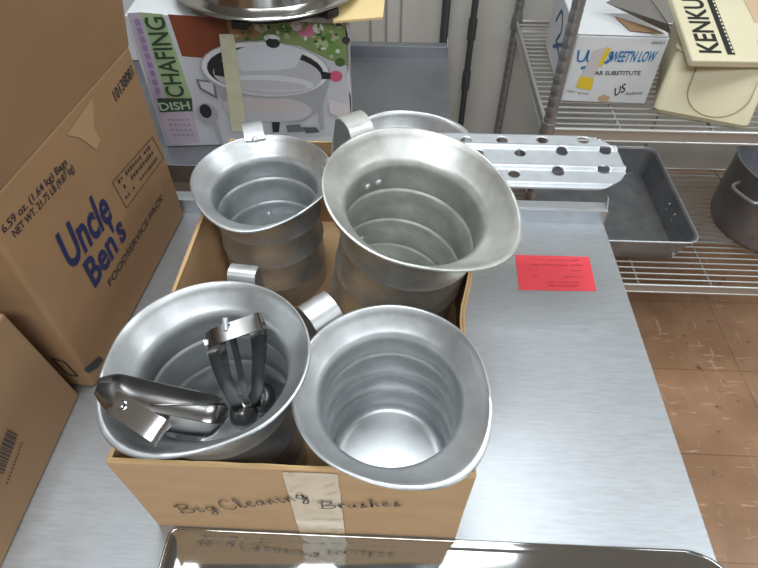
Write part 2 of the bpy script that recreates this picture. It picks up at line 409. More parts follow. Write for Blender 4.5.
# ---------------------------------------------------------------- the jugs
def jug(label, c, rn, Rr, hn, h, spout, handle, m, beads, z0=.004, over_lip=False, inner_rivets=(), tilt=(0, 0), dent=None, reach=1.0, group='aluminium measuring jugs in the cardboard box', lipw=.036):
    t = thing('measuring_jug', label, 'jug', (c[0], c[1], z0), 0, group); t.rotation_euler = (R(tilt[0]), R(tilt[1]), 0)
    th = .0018; prof = [(0, 0), (rn*.9, 0), (rn*.985, .003), (rn, .010)]
    def bead(sign, r, lst, zs):
        for z in zs:
            lst += [(r, z-.0045), (r+.0009, z-.0022), (r+.0017, z), (r+.0009, z+.0022), (r, z+.0045)]
    zs = [hn*b for b in beads]
    bead(1, rn, prof, zs)
    nflare0 = len(prof)
    prof += [(rn, hn-.012), (rn+.002, hn-.003)]
    for k in range(1, 7):
        q = k/6; prof.append((rn+.002+(Rr-rn-.002)*q, hn-.003+(h-hn+.003)*(q**1.15)))
    prof += [(Rr+.0022, h+.0012), (Rr+.0018, h+.0032), (Rr, h+.0038), (Rr-.0015, h+.0028)]
    for k in range(5, 0, -1):
        q = k/6; prof.append((rn+.001+(Rr-rn-.002)*q, hn-.003+(h-hn+.003)*(q**1.15)+th))
    ri = rn-th
    prof += [(ri+.002, hn-.002), (ri, hn-.011)]
    for z in zs[::-1]: prof += [(ri, z+.0045), (ri+.0016, z+.0022), (ri+.0031, z), (ri+.0016, z-.0022), (ri, z-.0045)]
    prof += [(ri, .014), (ri-.003, .006), (ri-.009, .0035), (ri*.8, .003), (0, .003)]
    def shape(a, r, z, i):
        if r <= rn+.003 or z < hn-.02: return r, z
        q = (r-rn)/(Rr-rn); d = (a-spout+PI) % (2*PI)-PI
        g = math.exp(-(d/.5)**2)
        if dent is not None:
            d2 = (a-dent+PI) % (2*PI)-PI; r -= .019*math.exp(-(d2/.5)**2)*q
        return r+.011*g*q*q-.002*q*math.exp(-((abs(d)-1.0)/.3)**2), z-.002*g*q*q
    obj('jug_body', lathe(bmesh.new(), prof, 96, shape), m, t, smooth=50)
    # strap handle
    e = V((math.cos(handle), math.sin(handle), 0)); side = V((-e.y, e.x, 0))
    if over_lip: k0 = [(Rr-.012, h+.004), (Rr+.004, h+.009), (Rr+.024, h+.012)]
    else: k0 = [(rn+.0025, hn-.030), (rn+.004, hn-.018), (rn+.017, hn-.004), (Rr+.004, h-.006), (Rr+.018*reach, h+.006)]
    k0 += [(Rr+.040*reach, h+.004*reach), (Rr+.044*reach, h-.02), (Rr+.034*reach, hn*.62), (rn+.034, hn*.42), (rn+.012, hn*.33), (rn+.003, hn*.27), (rn+.0028, hn*.2)]
    if not over_lip: pass
    hb = strip(bmesh.new(), smooth_path([e*r+V((0, 0, z)) for r, z in k0], 5), lipw, .0022, side)
    ho = obj('handle', hb, m, t, smooth=40)
    def rivet(p, n, par):
        b = bmesh.new(); n = V(n).normalized(); u = n.orthogonal().normalized(); wv = n.cross(u); rs = []
        for r, hh in ((.0048, 0), (.0046, .0012), (.0032, .0024), (.0012, .003)):
            rs.append([V(p)+n*hh+(u*math.cos(2*PI*i/12)+wv*math.sin(2*PI*i/12))*r for i in range(12)])
        loops(b, rs); obj('rivet', b, CHROME if False else GALV, par, smooth=60)
    if over_lip:
        q = (Rr-.012-rn)/(Rr-rn); rivet(e*(Rr-.010)+V((0, 0, h+.0048)), (-.3*e.x, -.3*e.y, 1), t)
    for (zz, dv) in inner_rivets:
        p = e*math.sqrt(max(0, (ri-.0003)**2-dv*dv))+side*dv+V((0, 0, zz)); rivet(p, -V((p.x, p.y, 0)), t)
    return t
ZB = .0045
jug('aluminium measuring jug with steel utensils inside, at the front left of the cardboard box', (-.184, .3220), .0770, .100, .204, .227, R(238), R(84), ALU, (.28, .55, .8), ZB, inner_rivets=((.06, 0),), reach=.68, lipw=.032)
jug('empty aluminium measuring jug nearest the steel table top, at the front right of the box', (-.001, .329), .0755, .0995, .178, .198, R(310), R(132), ALU, (.25, .5, .78), ZB, tilt=(4, 0))
jug('aluminium jug with a rivet on its lip, at the back left of the box', (-.192, .652), .0765, .099, .184, .203, R(265), R(107), ALU, (.25, .52, .78), ZB, over_lip=True, inner_rivets=((.07, 0),), lipw=.030, tilt=(1, 0))
jug('largest and tallest aluminium jug, with two rivets inside its neck, behind the front right jug', (-.015, .560), .087, .116, .232, .258, R(325), R(129), ALU_B, (.28, .52, .78), ZB+.016, inner_rivets=((.200, -.009), (.200, .009), (.09, 0)), tilt=(5, 9.5))
jug('mostly hidden aluminium jug behind the largest one, under the perforated metal strip', (.008, .713), .069, .084, .200, .222, R(20), R(215), ALU, (.25, .5, .78), ZB)
# ------------------------------------------------- steel utensils in the front left jug
def scoop():
    t = thing('steel_scoop', 'dark shiny steel trough-shaped scoop lying across the front left jug', 'scoop', P(160, 405, .24))
    A, B = P(97, 384, .262), P(228, 412, .205); ax = (B-A).normalized(); side = V((0, 0, 1)).cross(ax).normalized(); dn = -(ax.cross(side)).normalized()
    if dn.z > 0: dn = -dn
    q_ = Matrix.Rotation(R(-28), 3, ax); side = q_ @ side; dn = q_ @ dn
    L = (B-A).length; bm = bmesh.new(); N, K = 24, 14; out, inn = [], []
    for i in range(N+1):
        q = i/N; en = math.sqrt(max(0, 1-(max(0, (q-.86)/.14))**2)); wd = .026*(.42+.58*math.sin(min(1, q/.16)*PI/2))*(.25+.75*en); dp = .030*(.25+.75*math.sin(min(1, q/.3)*PI/2))*(.15+.85*en)
        ro, ri_ = [], []
        for k in range(K+1):
            f = PI*k/K; ro.append(bm.verts.new(A-t.location+ax*(q*L)+side*(wd*math.cos(f))+dn*(dp*math.sin(f))))
            ri_.append(bm.verts.new(A-t.location+ax*(q*L+.0008)+side*((wd-.0014)*math.cos(f))+dn*((dp-.0014)*math.sin(f))))
        out.append(ro); inn.append(ri_)
    for i in range(N):
        for k in range(K):
            bm.faces.new((out[i][k], out[i][k+1], out[i+1][k+1], out[i+1][k])); bm.faces.new((inn[i][k], inn[i+1][k], inn[i+1][k+1], inn[i][k+1]))
        for k in (0, K): bm.faces.new((out[i][k], out[i+1][k], inn[i+1][k], inn[i][k]))
    for e in (0, N):
        for k in range(K): bm.faces.new((out[e][k], out[e][k+1], inn[e][k+1], inn[e][k]))
    obj('scoop_trough', bm, UTEN, t, smooth=50)
    # bright bracket plate on the near flank, bent over at its end
    pl = [P(112, 402, .262), P(120, 406, .262), P(140, 419, .258), P(158, 430, .253), P(163, 434, .246), P(160, 438, .236)]
    obj('bracket_plate', strip(bmesh.new(), [p-t.location for p in smooth_path(pl, 4)], .021, .0016, (.45, .75, .35)), CHROME, t, smooth=40)['label'] = 'bright polished bracket plate'
    b = bmesh.new(); c = P(119, 405, .2645)-t.location; rod(b, c, c+V((.0, -.001, .003)), .0042, 14); obj('rivet', b, CHROME, t, smooth=40)
    b = bmesh.new(); rod(b, P(150, 405, .250)-t.location, P(225, 404, .212)-t.location, .0012, 8); obj('stiffening_wire', b, UTEN, t, smooth=1)
    return t
scoop()
def tongs():
    base = P(245, 410, .10)
    t = thing('steel_tongs', 'shiny steel tongs with narrow channel legs standing upright in the front left jug', 'tongs', base)
    l = lambda *p: P(*p)-base
    s1 = (1, .25, 0)
    a = smooth_path([l(215, 338, .236), l(218, 352, .225), l(224, 375, .185), l(236, 402, .120), l(241, 412, .085)], 5)
    n = len(a); obj('leg', strip(bmesh.new(), a, [.022-.012*i/n for i in range(n)], .0012, s1, .004), UTEN, t, smooth=50)
    b = smooth_path([l(256, 322, .236), l(259, 340, .215), l(258, 368, .170), l(256, 398, .110), l(255, 408, .080)], 5)
    n = len(b); obj('leg', strip(bmesh.new(), b, [.019-.010*i/n for i in range(n)], .0012, s1, .004), UTEN, t, smooth=50)
    c = smooth_path([l(231, 332, .240), l(236, 352, .21), l(242, 380, .16), l(247, 404, .105)], 5)
    n = len(c); obj('inner_blade', strip(bmesh.new(), c, [.007]*n, .0012, (1, .1, 0), .001), UTEN, t, smooth=50)
    p = smooth_path([l(207, 342, .234), l(216, 336, .241), l(236, 329, .243), l(257, 322, .240), l(264, 321, .232)], 4)
    obj('top_plate', strip(bmesh.new(), p, .020, .0014, (-.3, .8, .1)), UTEN, t, smooth=40)
    k = bmesh.new(); rod(k, l(226, 330, .243), l(225, 318, .252), .0026, 12); obj('locking_pin', k, GALV, t, smooth=40)
    for px, py, z in ((244, 412, .078), (262, 400, .074)):
        bm = bmesh.new(); bmesh.ops.create_uvsphere(bm, u_segments=24, v_segments=12, radius=.022)
        bmesh.ops.scale(bm, verts=bm.verts, vec=(.8, 1.0, .95)); bmesh.ops.translate(bm, verts=bm.verts, vec=l(px, py, z))
        obj('bowl_tip', bm, UTEN, t, smooth=1)
tongs()

# ------------------------------------------------------- perforated strip over the jugs
def perforated():
    z = .2285; c0 = P(462, 133, z); c1 = P(600, 134, z); c3 = P(500, 184, z)
    y1, y0 = c0.y, c3.y; xr = P(621, 158, z).x; x0 = .058
    t = thing('perforated_strip', 'corrugated silver metal strip with three rows of holes, jutting out behind the largest jug', 'metal strip', (x0, (y0+y1)/2, z))
    Wd = y1-y0; st = .0022; nx = int((xr-x0)/st); ny = int(Wd/st); hs = []
    for px, py in ((466, 140), (502, 140), (542, 140), (583, 140), (478, 153), (520, 153), (562, 152), (605, 151), (470, 175), (514, 174), (558, 172), (603, 170)):
        p = P(px, py, z); hs.append((p.x-x0, p.y-(y0+y1)/2, .0082))
    def prof(v):  # three flat bands parted by two raised ribs
        q = (v+Wd/2)/Wd; hh = 0
        for c_ in (.335, .735): hh += .0045*math.exp(-((q-c_)/.042)**4)
        if q < .05: hh -= .006*(1-q/.05)
        return hh
    rc = Wd*.40; vv = {}
    def inside(u, v):
        if u > (xr-x0)-rc and abs(v) > Wd/2-rc:
            return (u-(xr-x0-rc))**2+(abs(v)-(Wd/2-rc))**2 <= rc*rc
        return True
    bm = bmesh.new()
    grid = {}
    for i in range(nx+1):
        for j in range(ny+1):
            u, v = (xr-x0)*i/nx, -Wd/2+Wd*j/ny
            if not inside(u, v):
                du, dv = u-(xr-x0-rc), abs(v)-(Wd/2-rc); d = math.hypot(du, dv); u = xr-x0-rc+du*rc/d; v = math.copysign(Wd/2-rc+dv*rc/d, v)
            for hx, hy, hr in hs:
                d = math.hypot(u-hx, v-hy)
                if abs(d-hr) < st*.75 and d > 0: u, v = hx+(u-hx)*hr/d, hy+(v-hy)*hr/d
            grid[i, j] = (u, v)
    vt = {k: bm.verts.new((u, v, prof(v))) for k, (u, v) in grid.items()}
    for i in range(nx):
        for j in range(ny):
            q = [(i, j), (i+1, j), (i+1, j+1), (i, j+1)]; cu = sum(grid[k][0] for k in q)/4; cv = sum(grid[k][1] for k in q)/4
            if any(math.hypot(cu-hx, cv-hy) < hr for hx, hy, hr in hs): continue
            bm.faces.new([vt[k] for k in q])
    bmesh.ops.remove_doubles(bm, verts=bm.verts, dist=.0002)
    bmesh.ops.delete(bm, geom=[v for v in bm.verts if not v.link_faces], context='VERTS')
    bmesh.ops.delete(bm, geom=[f for f in bm.faces if f.calc_area() < 1e-9], context='FACES_ONLY')
    o = obj('strip_plate', bm, GALV, t, smooth=45)
    md = o.modifiers.new('thickness', 'SOLIDIFY'); md.thickness = .0016; md.offset = 1
perforated()

# ------------------------------------------------------------ shiny tray in front
def tray():
    x0, x1, y0, y1 = -.262, .402, -.17, .2355; zt = .0035
    t = thing('steel_tray', 'polished steel tray with rounded corners in front of the open box, mirroring its front', 'tray', ((x0+x1)/2, (y0+y1)/2, 0))
    lp = []
    def rrect(a, b, c, d, r):
        out = []
        for cx, cy, an, q in ((b-r, d-r, 0, r), (a+r*.15, d-r*.15, 90, r*.15), (a+r, c+r, 180, r), (b-r, c+r, 270, r)):
            for k in range(9): f = R(an+90*k/8); out.append((cx+q*math.cos(f), cy+q*math.sin(f)))
        return out
    for d, z, r in ((.012, 0.0006, .05), (.010, .0015, .05), (.006, zt-.0012, .052), (.009, zt, .052)):
        lp.append([(x, y, z) for x, y in rrect(x0+d, x1-d, y0+d*.3, y1-d*.3, r)])
    for d, z, r in ((.02, zt+.0003, .045), (.03, zt-.0006, .04)): lp.append([(x, y, z) for x, y in rrect(x0+d, x1-d, y0+d, y1-d*.4, r)])
    obj('tray_body', loc(loops(bmesh.new(), lp), t), MIRROR, t, smooth=35)
    b = bmesh.new(); tube(b, [(x, y, .0021) for x, y in rrect(x0+.004, x1-.004, y0+.004, y1-.0022, .055)], .0019, 10, closed=True)
    obj('rolled_rim', loc(b, t), MIRROR, t, smooth=1)
tray()

# --------------------------------------------------------------- boxes on the left
def carton(name, label, cat, lo, hi, m, bev=.004):
    c = sum((V(p) for p in lo), V((0, 0, 0)))/4; t = thing(name, label, cat, (c.x, c.y, c.z))
    o = obj('box_body', loc(hexa(bmesh.new(), lo, hi), t), m, t, bevel=bev, seg=3); return t
A0, A1 = P(96, 388), P(185, 215); A0.z = A1.z = 0; HB = .326
e1 = (A1-A0).normalized(); e2 = V((-e1.y, e1.x, 0)); D = .31
lo = [A0+e2*D, A0, A1, A1+e2*D]; lo = [V((p.x, p.y, .0005)) for p in lo]; hi = [V((p.x, p.y, HB)) for p in lo]
rb = carton('rice_box', 'brown cardboard rice box with blue Uncle Ben\'s lettering standing on the steel table', 'box', lo, hi, CARD_B, .006)
# raised top flap leaning outward over the printed side
bm = bmesh.new(); th_ = .004; out = -e2
bb = [A0+out*.0, A1+out*.0]; f0 = [V((p.x, p.y, HB-.003)) for p in bb]; f1 = [V((p.x, p.y, HB+.26))+out*.05 for p in bb]; off = e2*th_
hexa(bm, [f0[0], f0[1], f0[1]+off, f0[0]+off], [f1[0], f1[1], f1[1]+off, f1[0]+off])
obj('top_flap', loc(bm, rb), CARD_B, rb, bevel=.0015)['label'] = 'brown top flap standing open'
art = Art((A0.x, A0.y, 0), e1, (0, 0, 1), .0008)
BLUE = flat(34, 40, 84); BLK = flat(44, 40, 48); PALE = flat(172, 138, 102)
art.textp('Uncle', (71, 272), (113, 219), .058, BLUE, bold=.028)
art.textp('Ben\'s', (95, 289), (127, 236), .050, BLUE, bold=.028)
ART = lambda: Art((A0.x, A0.y, 0), e1, (0, 0, 1), .0008)
o = art.build('brand_lettering', rb); o.location = -rb.location; o['label'] = 'large blue lettering'; art = ART()
art.textp('FOODSERVICE PACK', (110, 287), (163, 199), .0125, BLK, bold=.012)
o = art.build('slogan_lettering', rb); o.location = -rb.location; art = ART()
art.textp('6.59 oz. (1.64 kg) Bags', (5, 236), (68, 166), .013, BLK, bold=.012)
art.textp('NET WT. 21.75 LB (9.87 kg)', (16, 240), (75, 172), .013, BLK, bold=.012)
o = art.build('weight_lettering', rb); o.location = -rb.location; art = ART()
art.textp('10138081', (116, 102), (134, 75), .017, BLK, bold=.02)
o = art.build('printed_number', rb); o.location = -rb.location; art = ART()
q = [art.px(*p) for p in ((112, 182), (152, 137), (163, 158), (126, 208))]
for i in range(4): art.stroke([q[i], q[(i+1) % 4]], .0012, BLK)
for k, (s0, s1) in enumerate((((118, 182), (150, 146)), ((121, 190), (153, 151)), ((125, 198), (157, 157)))):
    a0, b0 = V(art.px(*s0)), V(art.px(*s1)); n = 14
    for i in range(n):
        if random.random() < .85:
            p = a0+(b0-a0)*(i/n); art.stroke([p[:], (p+V((.004, .0))) [:]], random.uniform(.004, .008), BLK)
o = art.build('printed_stamp', rb); o.location = -rb.location; art = ART()
art.polyp([(83, 370), (92, 362), (99, 356), (103, 360), (97, 368), (88, 373)], BLK)
o = art.build('corner_mark', rb); o.location = -rb.location; art = ART()
art.polyp([(66, 135), (92, 98), (94, 128), (100, 140), (96, 150), (80, 138)], PALE)
o = art.build('scuffed_patch', rb); o.location = -rb.location; o['label'] = 'pale scuffed patch'
# small printed square on the near face
art = Art(lo[0], lo[1]-lo[0], (0, 0, 1), .0008)
q = [art.px(*p) for p in ((52, 358), (64, 361), (78, 376), (68, 374))]
for i in range(4): art.stroke([q[i], q[(i+1) % 4]], .003, BLK)
o = art.build('printed_mark', rb); o.location = -rb.location

# lower left box
n0, n1 = V((-.440, .02, .0005)), V((-.440, .411, .0005))
top1 = EYE+ray(0, 308)*(-.444/ray(0, 308).x); hL = .20; k = hL/top1.z; tp = n1+(top1-n1)*(hL/top1.z)
lo = [V((-.80, .02, .0005)), n0, n1, V((-.80, .411, .0005))]
hi = [V((-.80, .0, hL)), V((tp.x, .0, hL)), V((tp.x, tp.y, hL)), V((-.80, tp.y, hL))]
lb = carton('cardboard_box', 'plain brown cardboard box with a barcode, nearest box on the left of the table', 'box', lo, hi, CARD_G, .004)
art = Art(n0, n1-n0, hi[1]-n0, .0008)
BAR = flat(60, 54, 50)
u0, v0 = art.px(3, 474); u1, v1 = art.px(17, 436)
x = 0; L = math.hypot(u1-u0, v1-v0); d = V((u1-u0, v1-v0)).normalized(); e = V((-d.y, d.x))
while x < L:
    wd = random.choice((.0012, .002, .003)); p = V((u0, v0))+d*x
    art.poly([p[:], (p+d*wd)[:], (p+d*wd+e*.022)[:], (p+e*.022)[:]], BAR, False); x += wd+random.choice((.001, .0018))
for k in range(12):
    a0, b0 = V(art.px(6, 484)), V(art.px(22, 441)); p = a0+(b0-a0)*(k/12); art.stroke([p[:], (p+(b0-a0)*.04)[:]], .003, BAR)
o = art.build('barcode', lb); o.location = -lb.location

# ---------------------------------------------------------------- chafing dish box
cb0 = V((-.497, 1.018, .0005)); cb1 = V((-.115, 1.055, .0005)); ex = (cb1-cb0).normalized(); ey = V((-ex.y, ex.x, 0)); CW = (cb1-cb0).length; CHh = .262; CD = .36
lo = [cb0, cb1, cb1+ey*CD, cb0+ey*CD]; hi = [V((p.x, p.y, CHh)) for p in lo]
hi[0] = V((hi[0].x, hi[0].y, .276))
cb = carton('chafing_dish_box', 'white and lilac printed chafing dish box with a picture of the dish on its front', 'box', lo, hi, WHITE, .003)
art = Art(cb0, ex, (0, 0, 1), .0008)
g_ = lambda *a: flat(*a)
art.polyp([(127, 13), (344, 24), (352, 134), (168, 146)], g_(196, 198, 204))            # white ground
art.polyp([(127, 13), (140, 12), (182, 145), (168, 146)], g_(184, 172, 192))            # lilac margin
art.polyp([(140, 12), (163, 14), (192, 98), (168, 104)], g_(160, 182, 140))             # green label
art.polyp([(157, 98), (192, 98), (193, 111), (160, 112)], g_(62, 78, 62))               # dark green block
art.polyp([(160, 113), (193, 111), (200, 142), (171, 145)], g_(190, 178, 194))
art.polyp([(168, 14), (226, 18), (231, 44), (206, 58), (182, 56)], g_(128, 66, 42))     # brown wood
art.polyp([(226, 18), (345, 24), (348, 66), (330, 60), (300, 46), (262, 40), (231, 44)], g_(130, 150, 98))  # garden
art.polyp([(228, 20), (262, 21), (258, 36), (232, 40)], g_(176, 128, 96))
for (px, py, rx, col) in ((306, 30, .016, (206, 120, 150)), (296, 26, .010, (214, 206, 206)), (318, 28, .010, (224, 226, 220)), (330, 38, .012, (96, 138, 70)), (284, 30, .012, (88, 132, 62)), (334, 50, .014, (112, 150, 82)),
                         (322, 44, .012, (170, 190, 140)), (340, 62, .010, (74, 104, 60)), (336, 76, .013, (206, 92, 124)), (346, 40, .008, (60, 60, 60)), (262, 28, .010, (212, 190, 180))):
    art.ell(art.px(px, py), rx, rx*.9, g_(*col), n=12)
for k in range(90):
    qx, qy = random.uniform(236, 344), random.uniform(22, 62)
    if qy > 40 and qx < 300+(qy-40)*2: continue
    art.ell(art.px(qx, qy), random.uniform(.002, .006), random.uniform(.002, .005), random.choice((g_(86, 120, 62), g_(120, 148, 84), g_(172, 188, 142), g_(214, 214, 206), g_(206, 140, 160), g_(70, 92, 58), g_(190, 170, 140))), n=8)
art.textp('CHAFING', (186, 96), (164, 16), .036, g_(48, 70, 48), bold=.012)
art.textp('DISH', (161, 110), (191, 108.5), .018, g_(176, 196, 168), bold=.02)
for k in range(9):
    a0 = V(art.px(154-k*2.5+5, 92-k*8.5)); art.stroke([a0[:], (a0+V((-.001, .010)))[:]], .009, g_(150, 126, 168))
for k in range(4):
    for j in range(5):
        a0 = V(art.px(168+k*1.6+j*4.5, 119+k*5)); art.stroke([a0[:], (a0+V((.006, 0)))[:]], .0022, g_(128, 118, 140))
# the dish in the picture: glass lid, rim, bowl, stand, handles, spoon
S1, S2, S3, S4, DK = g_(210, 214, 218), g_(164, 166, 172), g_(190, 192, 197), g_(110, 112, 118), g_(42, 44, 50)
def ep(px, py, wpx, hpx, m, t0=0, t1=360):
    c = art.px(px, py); a_ = (art.px(px+wpx, py)[0]-art.px(px-wpx, py)[0])/2; b_ = (art.px(px, py-hpx)[1]-art.px(px, py+hpx)[1])/2
    art.ell(c, a_, b_, m, t0, t1, rot=-.08)
art.polyp([(196, 78), (214, 80), (218, 98), (200, 88)], S4); art.polyp([(199, 80), (213, 82), (215, 94), (202, 87)], g_(196, 198, 204))
art.polyp([(212, 78), (330, 78), (322, 106), (304, 120), (250, 121), (228, 108)], S2)
ep(268, 108, 44, 13, S3); ep(264, 104, 40, 8, g_(196, 190, 190))
ep(266, 70, 65, 29, S2); ep(266, 69, 63, 27, g_(222, 224, 226)); ep(266, 70, 58, 24, DK); ep(268, 74, 54, 21, g_(186, 188, 193))
art.polyp([(226, 62), (234, 50), (250, 44), (286, 44), (304, 50), (296, 66), (278, 69), (244, 70)], g_(204, 212, 220))
ep(270, 82, 44, 8, S1); ep(268, 84, 40, 5, S3)
art.polyp([(213, 60), (226, 60), (226, 76), (215, 74)], DK)
ep(272, 37, 8, 4, S1); ep(273, 42, 7, 5, DK); ep(273, 36, 4, 2, g_(235, 236, 238))
art.polyp([(318, 92), (322, 92), (324, 128), (320, 128)], S2); art.polyp([(322, 70), (331, 72), (330, 78), (322, 78)], DK)
art.polyp([(272, 121), (280, 121), (279, 131), (273, 131)], DK); art.polyp([(286, 124), (300, 123), (304, 130), (288, 131)], S4); art.polyp([(302, 126), (316, 126), (320, 131), (306, 132)], g_(90, 92, 98))
art.polyp([(328, 98), (349, 104), (350, 120), (330, 112)], g_(212, 206, 208))
ep(208, 112, 10, 10, S2); ep(206, 110, 6, 7, DK); art.polyp([(212, 120), (216, 120), (224, 142), (220, 143)], S2)
# yellowed tape
o = art.build('printed_front', cb); o.location = -cb.location; o['label'] = 'printed front reading CHAFING DISH with a pictured steel dish and flowers'
art = Art(cb0-V((0, .0060, 0)), ex, (0, 0, 1), .0002)
art.polyp([(219, 34), (234, 34), (247, 131), (232, 132)], mat('yellowed_tape', srgb(206, 206, 178), .25, noise=.06, nscale=40))
o = art.build('packing_tape', cb); o.location = -cb.location; o['label'] = 'yellowed strip of packing tape'
# shrink film puckered round the right side
bm = bmesh.new(); N, K = 12, 10
g = [[bm.verts.new(cb1+ey*(.0+.14*i/N)+ex*(.004+.010*abs(math.sin(i*1.9+k*.6))+random.uniform(0, .004))+V((0, 0, .002+.255*k/K))) for i in range(N+1)] for k in range(K+1)]
for k in range(K):
    for i in range(N): bm.faces.new((g[k][i], g[k][i+1], g[k+1][i+1], g[k+1][i]))
o = obj('shrink_film', loc(bm, cb), FILM, cb, smooth=1); md = o.modifiers.new('thickness', 'SOLIDIFY'); md.thickness = .0008
# yellow flap
fz = CHh-.002; f = [P(333, 21, fz+.012), P(383, 17, fz+.012), P(386, -14, fz+.03), P(333, -14, fz+.03)]
bm = bmesh.new(); hexa(bm, [p-V((0, 0, .004)) for p in f], f); obj('carton_flap', loc(bm, cb), CARD_Y, cb)['label'] = 'pale yellow open cardboard flap'

# round steel pan on top
PR = .178; pf = P(252, 22, CHh+.030); pc = V((pf.x, pf.y+PR, 0))
t = thing('round_pan', 'wide round stainless steel pan standing on the chafing dish box', 'pan', (pc.x, pc.y, .2765))
prof = [(0, .018), (PR*.80, .018), (PR*.97, .014), (PR, .016), (PR+.002, .0185), (PR, .021), (PR*.93, .022), (PR*.86, .027), (PR*.85, .05), (PR*.86, .11), (PR*.87, .112), (PR*.855, .113), (PR*.84, .108), (PR*.83, .05), (PR*.82, .03), (0, .026)]
obj('pan_bowl', lathe(bmesh.new(), prof, 80), SHINY, t, smooth=50)
b = bmesh.new(); lathe(b, [(PR*.50, 0), (PR*.84, 0), (PR*.86, .014), (PR*.50, .016), (PR*.50, 0)], 64); obj('base_ring', b, BLACK, t, smooth=40)['label'] = 'black base ring'
for a_ in (R(262), R(318)):
    b = BX(-.014, .014, PR*.74, PR*.99, 0, .013); bmesh.ops.rotate(b, verts=b.verts, cent=(0, 0, 0), matrix=Matrix.Rotation(a_-PI/2, 3, 'Z')); obj('foot', b, BLACK, t, bevel=.002)

# white carton seen behind
bm = BX(-.86, -.56, 1.40, 1.44, .0005, .30)
# kept low and thin behind the printed box
tag(obj('white_board', bm, WHITE, bevel=.002), 'plain white board standing on the rear table behind the chafing dish box', 'board')

# ---------------------------------------------------------------- poles by the wall
def pole(label, x, y, r, m, collars):
    t = thing('metal_pole', label, 'pole', (x, y, FZ)); b = bmesh.new(); rod(b, (0, 0, 0), (0, 0, 1.75), r, 18); obj('pole_tube', b, m, t, smooth=40)
    for z in collars: b = bmesh.new(); rod(b, (0, 0, z-FZ-.03), (0, 0, z-FZ+.03), r*1.35, 18); obj('collar', b, m, t, smooth=40)
    b = bmesh.new(); rod(b, (0, 0, 0), (0, 0, .01), r*2, 18); obj('foot', b, m, t, smooth=40)
pole('thin dark metal pole with a collar, between the rear table and the wire shelf', .203, 1.695, .0095, DARKMET, (-.03, -.19))
pole('thicker dark metal pole against the wall behind the rear table', .122, 1.70, .0125, DARKMET, ())

# -------------------------------------------------------------------- wire shelf unit
SX0, SX1, SY0, SY1 = .328, 1.56, 1.127, 1.69; SZ = (0.0, -.498)
t = thing('wire_shelf_unit', 'chrome wire shelf unit with two shelves holding boxes and pans, against the back wall', 'shelf', ((SX0+SX1)/2, (SY0+SY1)/2, FZ))
for x in (SX0, SX1):
    for y in (SY0, SY1):
        prof = [(0, FZ), (.011, FZ)]
        z = FZ+.02
        while z < .86:
            prof += [(.0125, z), (.0125, z+.019), (.0119, z+.0205), (.0119, z+.0235)]; z += .0254
        prof += [(.0125, .88), (0, .885)]
        p_ = obj('post', loc(lathe(bmesh.new(), prof, 16, c=(x, y)), t), POST, t, smooth=35)
        for z in SZ: b = bmesh.new(); rod(b, (x, y, z-.022), (x, y, z+.016), .0175, 16, r2=.0155); obj('collar', loc(b, t), POST, p_, smooth=40)
for z in SZ:
    bm = bmesh.new(); n = 24
    for k in range(1, n):
        y = SY0+(SY1-SY0)*k/n; rod(bm, (SX0, y, z-.003), (SX1, y, z-.003), .0026, 8)
    sh = obj('wire_shelf', loc(bm, t), ZINC, t, smooth=40)
    bm = bmesh.new()
    for k in range(1, 6):
        x = SX0+(SX1-SX0)*k/6-.04; rod(bm, (x, SY0, z-.008), (x, SY1, z-.008), .003, 8)
    obj('cross_rod', loc(bm, t), ZINC, sh, smooth=40)
    bm = bmesh.new()
    for (p, q) in (((SX0, SY0), (SX1, SY0)), ((SX0, SY1), (SX1, SY1)), ((SX0, SY0), (SX0, SY1)), ((SX1, SY0), (SX1, SY1))):
        rod(bm, (*p, z-.002), (*q, z-.002), .0045, 10); rod(bm, (*p, z-.030), (*q, z-.030), .0035, 10)
        dx = .0015 if p[0] == q[0] else 0; dy = .0015 if p[1] == q[1] else 0
        box(bm, min(p[0], q[0])-dx, max(p[0], q[0])+dx, min(p[1], q[1])-dy, max(p[1], q[1])+dy, z-.028, z-.004)
    obj('shelf_rim', loc(bm, t), ZINC, t, smooth=40)

# white sweetener box
sb0, sb1 = P(561, 101, .003), P(645, 104, .003); sb0.z = sb1.z = .0022; ex = (sb1-sb0).normalized(); ey = V((-ex.y, ex.x, 0)); SHt = .158
lo = [sb0, sb1, sb1+ey*.30, sb0+ey*.30]; hi = [V((p.x, p.y, SHt)) for p in lo]
sw = carton('sweetener_box', 'open white carton with blue lettering on the upper wire shelf, beside the cream dispenser', 'box', lo, hi, WHITE, .003)
art = Art(sb0, ex, (0, 0, 1), .0008); BL2 = flat(32, 112, 168); NV = flat(40, 44, 60)
art.textp("SWEET'N LOW", (606, 62), (655, 62), .026, BL2, bold=.02, shear=.3)
art.textp('SUGAR SUBSTITUTE', (582, 75), (640, 75), .010, NV, bold=.015)
art.stroke(smooth_path([(*art.px(*p), 0) for p in ((579, 50), (578, 60), (584, 60), (589, 50), (587, 60), (592, 62))], 5) and [p.xy[:] for p in smooth_path([(*art.px(*p), 0) for p in ((579, 50), (578, 60), (584, 60), (589, 50), (587, 60), (592, 62))], 5)], .004, BL2)
art.stroke([p.xy[:] for p in smooth_path([(*art.px(*p), 0) for p in ((606, 54), (604, 61), (608, 62), (613, 52), (610, 60))], 5)], .004, BL2)
art.stroke([art.px(581, 68), art.px(590, 66)], .006, BL2)
art.polyp([(594, 50), (608, 47), (590, 84), (579, 88), (576, 86)], flat(198, 192, 190)); art.polyp([(580, 76), (594, 78), (591, 90), (576, 87)], flat(222, 192, 48)); art.polyp([(607, 47), (611, 48), (602, 66), (598, 64)], flat(222, 192, 48))
